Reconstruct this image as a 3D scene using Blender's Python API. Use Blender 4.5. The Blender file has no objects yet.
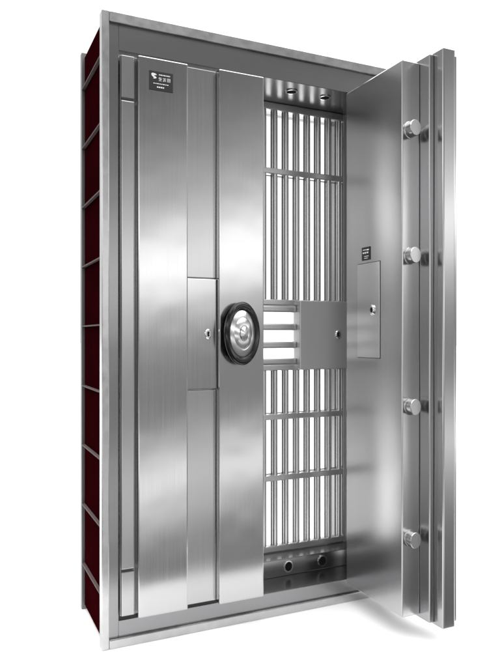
import bpy, bmesh, math
from mathutils import Vector, Matrix
scene = bpy.context.scene
scene.view_settings.view_transform = 'Standard'
scene.view_settings.look = 'None'
scene.view_settings.exposure = 0
COL = scene.collection

# ---------------------------------------------------------------- materials
def new_mat(name):
    m = bpy.data.materials.new(name); m.use_nodes = True
    return m, m.node_tree.nodes, m.node_tree.links, m.node_tree.nodes['Principled BSDF']

def steel(name, col=(.48,.48,.485), rough=.24, wav=.12, streak=(900,900,3), rvar=.04, mottle=0.0, metal=1.0, radial=False):
    m,n,l,b = new_mat(name)
    b.inputs['Metallic'].default_value = metal
    tc = n.new('ShaderNodeTexCoord')
    mp = n.new('ShaderNodeMapping'); mp.inputs['Scale'].default_value = streak
    l.new(tc.outputs['Object'], mp.inputs['Vector'])
    fine = n.new('ShaderNodeTexNoise'); fine.inputs['Scale'].default_value = 1; fine.inputs['Detail'].default_value = 3
    l.new(mp.outputs[0], fine.inputs['Vector'])
    big = n.new('ShaderNodeTexNoise'); big.inputs['Scale'].default_value = 3.0; big.inputs['Detail'].default_value = 2
    l.new(tc.outputs['Object'], big.inputs['Vector'])
    mr = n.new('ShaderNodeMapRange'); mr.inputs['To Min'].default_value = rough-rvar; mr.inputs['To Max'].default_value = rough+rvar
    l.new(fine.outputs['Fac'], mr.inputs['Value']); l.new(mr.outputs[0], b.inputs['Roughness'])
    mix = n.new('ShaderNodeMix'); mix.data_type='RGBA'
    mix.inputs['A'].default_value = (*[c*(.94-mottle) for c in col],1); mix.inputs['B'].default_value = (*[min(1,c*(1.05+mottle)) for c in col],1)
    l.new(fine.outputs['Fac'], mix.inputs['Factor']); l.new(mix.outputs['Result'], b.inputs['Base Color'])
    if radial:
        b.inputs['Anisotropic'].default_value = .85
        b.inputs['Anisotropic Rotation'].default_value = .25
        tg = n.new('ShaderNodeTangent'); tg.direction_type='RADIAL'; tg.axis='Y'
        l.new(tg.outputs[0], b.inputs['Tangent'])
        return m
    if wav == 0: return m
    b1 = n.new('ShaderNodeBump'); b1.inputs['Strength'].default_value = wav; b1.inputs['Distance'].default_value = .02
    l.new(big.outputs['Fac'], b1.inputs['Height'])
    b2 = n.new('ShaderNodeBump'); b2.inputs['Strength'].default_value = .02; b2.inputs['Distance'].default_value = .0005
    l.new(fine.outputs['Fac'], b2.inputs['Height']); l.new(b1.outputs[0], b2.inputs['Normal'])
    l.new(b2.outputs[0], b.inputs['Normal'])
    return m

def plain(name, col, rough=.5, metal=0.0, noise=30, var=.15, spec=.5):
    m,n,l,b = new_mat(name)
    b.inputs['Roughness'].default_value = rough; b.inputs['Metallic'].default_value = metal
    b.inputs['Specular IOR Level'].default_value = spec
    tc = n.new('ShaderNodeTexCoord'); t = n.new('ShaderNodeTexNoise'); t.inputs['Scale'].default_value = noise
    l.new(tc.outputs['Object'], t.inputs['Vector'])
    mix = n.new('ShaderNodeMix'); mix.data_type='RGBA'
    mix.inputs['A'].default_value = (*[c*(1-var) for c in col],1); mix.inputs['B'].default_value = (*[min(1,c*(1+var)) for c in col],1)
    l.new(t.outputs['Fac'], mix.inputs['Factor']); l.new(mix.outputs['Result'], b.inputs['Base Color'])
    return m

M_panel = steel('brushed_steel', rough=.15)
M_leaf  = steel('inner_leaf_steel', col=(.50,.50,.505), rough=.22, rvar=.02, wav=.06)
M_hatch = steel('hatch_steel', col=(.60,.60,.605), rough=.22)
M_step  = steel('step_steel', col=(.42,.42,.425), rough=.22, wav=.05)
M_plate = steel('face_plate_steel', col=(.44,.44,.445), rough=.20, wav=.05)
M_frame = steel('frame_steel', col=(.27,.27,.275), rough=.22)
M_frameh= steel('frame_steel_horizontal', col=(.27,.27,.275), rough=.22, streak=(3,900,900))
M_rim   = steel('rim_steel', col=(.48,.48,.48), rough=.25, streak=(30,50,30), mottle=.10)
M_dull  = steel('dull_steel', col=(.22,.215,.215), rough=.4, metal=.8)
M_chrome= steel('chrome', col=(.75,.75,.75), rough=.14, wav=0, rvar=.0)
M_bolt  = steel('bolt_steel', col=(.50,.50,.50), rough=.26, wav=0, rvar=.0, streak=(5,5,5))
M_disc  = steel('spun_steel', col=(.72,.72,.72), rough=.22, wav=0, rvar=.02, radial=True)
M_bar   = steel('bar_steel', col=(.60,.60,.605), rough=.28, wav=0, metal=.85, rvar=.0, streak=(5,5,5))
M_lock  = steel('lock_box_steel', col=(.50,.50,.505), rough=.38, wav=.05, metal=.5)
M_edge_shade  = plain('edge_shade_dark', (.09,.09,.09), .5, spec=.2)  # dark colour standing in for shaded edges of gate bars and rails
M_seam  = plain('seam_grey', (.06,.06,.06), .6, spec=.2)
M_red   = plain('dark_red_paint', (.017,.0010,.0018), .9, spec=0, noise=6, var=.35)
M_rib   = plain('grey_rib_paint', (.10,.075,.075), .6, spec=.1)
M_black = plain('black_rubber', (.004,.004,.005), .16, spec=.5)
M_platek= plain('black_plate', (.006,.006,.007), .45)
M_hole  = plain('dark_hole', (.006,.006,.006), .8, spec=.1)
M_white = plain('white_print', (.8,.8,.8), .5)
M_ground= plain('white_ground', (.93,.93,.93), .9, 0, 2, .01)

# ---------------------------------------------------------------- helpers
def finish(name, bm, mat, parent, bevel=.002, smooth=False):
    me = bpy.data.meshes.new(name)
    bmesh.ops.recalc_face_normals(bm, faces=bm.faces)
    bm.to_mesh(me); bm.free()
    me.materials.append(mat)
    ob = bpy.data.objects.new(name, me); COL.objects.link(ob)
    if parent: ob.parent = parent
    if bevel:
        md = ob.modifiers.new('bevel','BEVEL'); md.width = bevel; md.segments = 2; md.limit_method='ANGLE'
        md.harden_normals = False
    if smooth:
        for p in me.polygons: p.use_smooth = True
        try: me.set_sharp_from_angle(angle=math.radians(35))
        except Exception: pass
    return ob

def add_box(bm, b):
    x0,x1,y0,y1,z0,z1 = b
    v = [bm.verts.new(p) for p in ((x0,y0,z0),(x1,y0,z0),(x1,y1,z0),(x0,y1,z0),(x0,y0,z1),(x1,y0,z1),(x1,y1,z1),(x0,y1,z1))]
    for f in ((0,3,2,1),(4,5,6,7),(0,1,5,4),(1,2,6,5),(2,3,7,6),(3,0,4,7)):
        bm.faces.new([v[i] for i in f])

def boxes(name, lst, mat, parent, bevel=.002):
    bm = bmesh.new()
    for b in lst: add_box(bm, b)
    return finish(name, bm, mat, parent, bevel)

def lathe(name, prof, center, axis, mat, parent, seg=64, sx=1.0, bevel=0):
    """prof: list of (radius, height) revolved about axis; sx squeezes first cross direction"""
    bm = bmesh.new()
    ax = Vector(axis)
    if abs(ax.z) > .9: e1, e2 = Vector((1,0,0)), Vector((0,1,0))
    elif abs(ax.y) > .9: e1, e2 = Vector((1,0,0)), Vector((0,0,1))
    else: e1, e2 = Vector((0,1,0)), Vector((0,0,1))
    rings = []
    for r,h in prof:
        if r < 1e-6:
            rings.append([bm.verts.new(Vector(center)+ax*h)])
        else:
            rings.append([bm.verts.new(Vector(center)+ax*h+e1*(r*sx*math.cos(2*math.pi*k/seg))+e2*(r*math.sin(2*math.pi*k/seg))) for k in range(seg)])
    for a,b in zip(rings, rings[1:]):
        for k in range(seg):
            k2=(k+1)%seg
            if len(a)==1 and len(b)==1: continue
            if len(a)==1: bm.faces.new((a[0],b[k],b[k2]))
            elif len(b)==1: bm.faces.new((a[k],b[0],a[k2]))
            else: bm.faces.new((a[k],b[k],b[k2],a[k2]))
    return finish(name, bm, mat, parent, bevel, smooth=True)

# ---------------------------------------------------------------- vault door
W, H = 1.325, 2.40
vault = bpy.data.objects.new('security_safe', None); COL.objects.link(vault)
vault['label'] = 'tall brushed stainless steel double vault door with one leaf open'
vault['category'] = 'vault door'

# --- frame
frame = bpy.data.objects.new('frame', None); COL.objects.link(frame); frame.parent = vault
boxes('jamb', [(.028,.066,0,.40,.036,H-.04)], M_frame, frame, .002)
boxes('jamb', [(W-.066,W-.028,0,.40,.036,H-.04)], M_frame, frame, .002)
boxes('frame_head', [(.066,W-.066,.0,.40,2.262,H-.04)], M_frameh, frame, .002)
boxes('threshold', [(.066,W-.066,.0,.40,.036,.098)], M_frameh, frame, .002)
boxes('frame_rim', [
    (0,.028,-.014,.03,0,H), (W-.028,W,-.014,.03,0,H),
    (.028,W-.028,-.014,.03,H-.04,H), (.028,W-.028,-.014,.03,0,.036),
], M_rim, frame, .004)
boxes('back_flange', [
    (0,.066,.40,.43,0,H), (W-.066,W,.40,.43,0,H),
    (.066,W-.066,.40,.43,2.262,H), (.066,W-.066,.40,.43,0,.098),
], M_dull, frame, .002)
boxes('side_panel', [(.013,.028,.03,.40,.02,H-.02)], M_red, frame, 0)
boxes('side_panel', [(W-.028,W-.013,.03,.40,.02,H-.02)], M_red, frame, 0)
boxes('top_panel', [(.028,W-.028,.03,.40,H-.04,H-.012)], M_red, frame, 0)
zr = 2.240
for i in range(9):
    boxes('side_rib', [(.0005,.013,.03,.40,zr-.0028,zr+.0028)], M_rib, frame, 0)
    boxes('side_rib', [(W-.013,W-.0005,.03,.40,zr-.0028,zr+.0028)], M_rib, frame, 0)
    zr -= .2550
boxes('threshold_step', [(.68,W-.066,.15,.30,.098,.175)], M_frameh, frame, .003)
boxes('jamb_stop', [(W-.075,W-.066,.06,.30,.175,2.262)], M_dull, frame, .001)
for u,u2 in ((.874,.858),(1.052,1.030)):
    lathe('bolt_socket', [(.027,0),(.027,.004),(.021,.004)], (u,.15,.138), (0,-1,0), M_chrome, frame, 32, .85)
    lathe('socket_hole', [(.021,0),(.0209,.003),(0,.003)], (u,.15,.138), (0,-1,0), M_hole, frame, 32, .85)
    lathe('bolt_socket', [(.027,0),(.027,.004),(.021,.004)], (u2,.09,2.262), (0,0,-1), M_chrome, frame, 32)
    lathe('socket_hole', [(.021,0),(.0209,.003),(0,.003)], (u2,.09,2.262), (0,0,-1), M_hole, frame, 32)

def keyhole(parent, c, axis, s=1.0):
    lathe('key_escutcheon', [(.020*s,0),(.020*s,.004),(.016*s,.007),(.010*s,.007),(.009*s,.004),(0,.004)], c, axis, M_chrome, parent, 32, .7)
    a = Vector(axis); p = Vector(c)+a*.0045
    if abs(a.y)>.9: b=(p.x-.0025,p.x+.0025,min(p.y,p.y+a.y*.003),max(p.y,p.y+a.y*.003),p.z-.009*s,p.z+.009*s)
    else: b=(min(p.x,p.x+a.x*.003),max(p.x,p.x+a.x*.003),p.y-.0025,p.y+.0025,p.z-.009*s,p.z+.009*s)
    boxes('key_slot', [b], M_hole, parent, 0)

# --- closed leaf
ZB, ZT = .115, 2.243
leaf = boxes('door_leaf', [(.070,.662,-.004,.10,ZB,ZT),(.11,.63,.10,.17,ZB+.04,ZT-.04)], M_frame, vault, .002)
leaf['label'] = 'closed door leaf with raised panels and round handle'
boxes('hinge_strip', [(.072,.122,-.020,-.004,2.078,ZT-.004)], M_step, leaf, .003)
boxes('hinge_strip', [(.072,.122,-.020,-.004,.296,2.068)], M_step, leaf, .003)
boxes('hinge_strip', [(.072,.122,-.020,-.004,ZB+.004,.286)], M_step, leaf, .003)
boxes('raised_panel', [(.130,.328,-.045,-.004,ZB-.004,ZT-.004)], M_panel, leaf, .005)
boxes('raised_panel', [(.457,.655,-.050,-.004,ZB-.006,ZT-.002)], M_panel, leaf, .005)
boxes('middle_panel', [(.329,.456,-.016,-.004,1.410,ZT-.003)], M_plate, leaf, .002)
boxes('middle_panel', [(.329,.456,-.016,-.004,ZB+.002,.962)], M_plate, leaf, .002)
boxes('lock_cover', [(.329,.4555,-.026,-.004,.967,1.405)], M_panel, leaf, .003)
keyhole(leaf, (.418,-.026,1.186), (0,-1,0))

# maker's plate with white emblem and small lettering
PZ = .018
boxes('maker_plate', [(.172,.266,-.0475,-.045,2.097+PZ,2.170+PZ)], M_platek, leaf, .0008)
bm = bmesh.new()
def st(x,z,w,h): add_box(bm,(x,x+w,-.0485,-.0475,z+PZ,z+h+PZ))
def poly(pts):
    vs=[bm.verts.new((x,-.0485,z+PZ)) for x,z in pts]; bm.faces.new(vs)
# emblem: swept wing over a curl
sc=lambda p:[(.179+(a-.178)*.85, 2.161+(b-2.163)*.85) for a,b in p]
poly(sc([(.178,2.158),(.184,2.163),(.197,2.162),(.205,2.156),(.197,2.154),(.190,2.151),(.199,2.148),(.204,2.143),(.196,2.138),(.186,2.139),(.192,2.143),(.184,2.147),(.180,2.152)]))
x=.210
for w in (.004,.006,.003,.006,.004,.006,.003): st(x,2.155,w,.004); x+=w+.002
def glyph(x,z,s,rows,cols):
    for r,a,b in rows: st(x+s*a,z+s*r,s*(b-a),.0013)
    for c,a,b in cols: st(x+s*c,z+s*a,.0013,s*(b-a))
glyph(.208,2.134,.013,((.9,.1,.9),(.62,0,1),(.35,.2,.8),(0,.05,.95)),((.47,0,1),(.15,.62,.9),(.8,.35,.6)))
glyph(.225,2.134,.013,((.85,0,1),(.5,.2,.85),(.25,.2,.85),(0,0,.5)),((.2,0,.5),(.8,0,.5),(.45,.5,1)))
glyph(.242,2.134,.013,((.92,0,1),(.5,0,.95),(.05,0,1)),((.08,0,.95),(.88,0,.92),(.47,.1,.95)))
x=.188
for w in (.006,.004,.007,.005,.004,.008,.004,.006): st(x,2.121,w,.003); x+=w+.0022
x=.202
for w in (.006,.005,.006,.005): st(x,2.107,w,.005); x+=w+.002
finish('plate_lettering', bm, M_white, leaf, 0)

# round handle
cu, cz = .541, 1.188
hc = (cu,-.050,cz)
lathe('handle_ring', [(.094,.030),(.095,.042),(.101,.048),(.113,.050),(.121,.047),(.126,.040),(.126,.030),(.122,.022),(.112,.016),(.104,.018),(.094,.030)],
           hc, (0,-1,0), M_black, leaf, 96, .60)
lathe('handle_disc', [(.094,.034),(.093,.040),(.090,.042),(.066,.048),(.064,.0465),(.062,.0485),(.034,.056),(.031,.0555)], hc, (0,-1,0), M_disc, leaf, 96, .60)
lathe('handle_boss', [(.031,.050),(.029,.051),(.0285,.059),(.026,.061),(.0001,.066)], hc, (0,-1,0), M_disc, leaf, 96, .60)
lathe('handle_hub', [(.060,0),(.060,.030),(.0,.030)], hc, (0,-1,0), M_dull, leaf, 48, .60)

# --- open leaf (swung square to the frame)
LU = 1.067
leaf2 = boxes('door_leaf', [(LU,1.1505,-.420,-.030,.092,2.243)], M_leaf, vault, .004)
leaf2['label'] = 'open door leaf showing its inner side and locking bolts'
boxes('face_plate', [(1.151,1.1715,-.478,-.020,.078,2.258)], M_step, leaf2, .004)
boxes('face_plate', [(1.172,1.2305,-.530,-.016,.070,2.268)], M_plate, leaf2, .006)
boxes('raised_panel', [(1.2305,1.265,-.50,-.33,.075,2.26)], M_panel, leaf2, .004)
boxes('raised_panel', [(1.2305,1.262,-.21,-.05,.075,2.26)], M_panel, leaf2, .004)
for z in (1.975,1.488,.906,.396):
    lathe('locking_bolt', [(.034,0),(.034,.003),(.031,.004),(.031,.036),(.029,.038),(0,.038)], (1.102,-.420,z), (0,-1,0), M_bolt, leaf2, 64, .82)
boxes('hatch_groove', [(LU-.0008,LU,-.2805,-.1185,1.086,1.484)], M_seam, leaf2, 0)
boxes('inner_hatch', [(LU-.004,LU-.0008,-.278,-.121,1.089,1.481)], M_hatch, leaf2, .001)
keyhole(leaf2, (LU-.004,-.232,1.285), (-1,0,0), 1.1)
boxes('small_plate', [(LU-.003,LU,-.210,-.152,1.495,1.550)], M_platek, leaf2, .0005)
bm = bmesh.new()
for (y,z,w,h) in ((-.204,1.535,.016,.005),(-.184,1.537,.022,.003),(-.200,1.523,.011,.006),(-.184,1.523,.010,.006),(-.170,1.523,.009,.006),(-.202,1.510,.030,.0025),(-.196,1.502,.024,.0025)):
    add_box(bm,(LU-.0038,LU-.003,y,y+w,z,z+h))
finish('plate_lettering', bm, M_white, leaf2, 0)

# --- barred gate
G0, G1, GY = .690, 1.243, .262
rails = [(2.228,2.2615),(1.930,1.958),(1.322,1.349),(1.018,1.045),(.789,.817),(.504,.532),(.178,.205)]
lst = [(G0,G0+.03,GY-.014,GY+.014,.178,2.2615),(G1-.012,G1,GY-.014,GY+.014,.178,2.2615)]
for a,b in rails: lst.append((G0+.03,G1-.012,GY-.017,GY+.017,a,b))
gate = boxes('barred_gate', lst, M_bar, vault, .004)
gate['label'] = 'inner barred steel gate with lock box'
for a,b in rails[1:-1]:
    boxes('rail_edge_shade', [(G0+.03,G1-.012,GY+.018,GY+.022,a-.002,b+.002)], M_edge_shade, gate, 0)  # added dark strip, paints shade along the rail edges
for i in range(9):
    u = .744+.0583*i
    for a,b in ((1.349,2.228),(.205,1.018)):
        lathe('gate_bar', [(.0135,0),(.0135,b-a)], (u,GY-.003,a), (0,0,1), M_bar, gate, 24)
        boxes('bar_edge_shade', [(u-.0152,u+.0152,GY+.002,GY+.0105,a,b)], M_edge_shade, gate, 0)  # added dark strip, wider than the bar, imitates its shaded edges
for z,h in ((1.046,.030),(1.120,.034),(1.204,.034),(1.288,.033)):
    boxes('cross_bar', [(G0+.03,.972,GY-.016,GY+.012,z,z+h)], M_bar, gate, .008)
boxes('lock_box', [(.972,G1-.002,GY-.045,GY+.02,1.022,1.345)], M_lock, gate, .004)
keyhole(gate, (1.180,GY-.045,1.186), (0,-1,0), 1.1)

# ---------------------------------------------------------------- ground
bm = bmesh.new()
vs = [bm.verts.new(p) for p in ((-.6,-.64,0),(60,-.64,0),(60,120,0),(-30,120,0),(-.6,.9,0))]
bm.faces.new(vs)
g = finish('ground', bm, M_ground, None, 0)
g['kind'] = 'structure'

# ---------------------------------------------------------------- light
sd = bpy.data.lights.new('sun','SUN'); sd.energy = 6.3; sd.angle = math.radians(112); sd.color=(1,1,1)
so = bpy.data.objects.new('sun', sd); COL.objects.link(so); so.rotation_euler=(0,0,0); so.location=(0,0,6)

w = bpy.data.worlds.new('World'); scene.world = w; w.use_nodes = True
n, l = w.node_tree.nodes, w.node_tree.links
bg = n['Background']
tc = n.new('ShaderNodeTexCoord'); sp = n.new('ShaderNodeSeparateXYZ'); l.new(tc.outputs['Generated'], sp.inputs[0])
def mth(op,a,b=None,c=None):
    m = n.new('ShaderNodeMath'); m.operation = op
    for i,v in enumerate((a,b,c)):
        if v is None: continue
        if isinstance(v,(int,float)): m.inputs[i].default_value = v
        else: l.new(v, m.inputs[i])
    return m.outputs[0]
x,y,z = sp.outputs
hor = mth('MAXIMUM', mth('SQRT', mth('ADD', mth('MULTIPLY',x,x), mth('MULTIPLY',y,y))), .02)
e = mth('DIVIDE', z, hor)
ax = mth('ABSOLUTE', mth('DIVIDE', x, hor))
nz = n.new('ShaderNodeTexNoise'); nz.inputs['Scale'].default_value = 1.6; nz.inputs['Detail'].default_value = 2
l.new(tc.outputs['Generated'], nz.inputs['Vector'])
e2 = mth('ADD', mth('ADD', e, mth('MULTIPLY', mth('SUBTRACT',ax,.33), -.22)), mth('MULTIPLY', mth('SUBTRACT', nz.outputs['Fac'], .5), .12))
t = mth('DIVIDE', mth('ADD', e2, .6), 1.2)
cr = n.new('ShaderNodeValToRGB'); l.new(t, cr.inputs[0])
S = 4.5
pts = [(0,.15),(.2,.28),(.27,.6),(.31,2.7),(.35,.75),(.40,.26),(.47,.38),(.525,.7),(.56,1.7),(.595,3.3),(.64,1.2),(.72,.6),(.80,.27),(.86,.18),(1,.4)]
els = cr.color_ramp.elements
els[0].position=pts[0][0]; els[0].color=(*[pts[0][1]/S]*3,1)
els[1].position=pts[-1][0]; els[1].color=(*[pts[-1][1]/S]*3,1)
for p,v in pts[1:-1]:
    q = els.new(p); q.color=(*[v/S]*3,1)
cr.color_ramp.interpolation='EASE'
env = n.new('ShaderNodeVectorMath'); env.operation='SCALE'; env.inputs['Scale'].default_value=S
l.new(cr.outputs[0], env.inputs[0])
dt = mth('DIVIDE', mth('ADD', mth('MULTIPLY',x,.418), mth('MULTIPLY',y,.908)), hor)
wf = n.new('ShaderNodeMapRange'); wf.interpolation_type='SMOOTHSTEP'
wf.inputs['From Min'].default_value = math.cos(math.radians(65)); wf.inputs['From Max'].default_value = math.cos(math.radians(48))
l.new(dt, wf.inputs['Value'])
mx = n.new('ShaderNodeMix'); mx.data_type='RGBA'; mx.inputs['B'].default_value=(1.05,1.05,1.05,1)
l.new(wf.outputs[0], mx.inputs['Factor']); l.new(env.outputs[0], mx.inputs['A'])
l.new(mx.outputs['Result'], bg.inputs['Color']); bg.inputs['Strength'].default_value = 1.0

# ---------------------------------------------------------------- camera
cd = bpy.data.cameras.new('camera'); cam = bpy.data.objects.new('camera', cd); COL.objects.link(cam)
cd.sensor_fit='HORIZONTAL'; cd.sensor_width=36; cd.lens=46.9; cd.clip_end=500; cd.clip_start=.05
cd.shift_y = .007
cam.location=(-.514,-2.454,1.174)
cam.rotation_euler=(math.radians(90),0,-math.radians(24.7))
scene.camera = cam
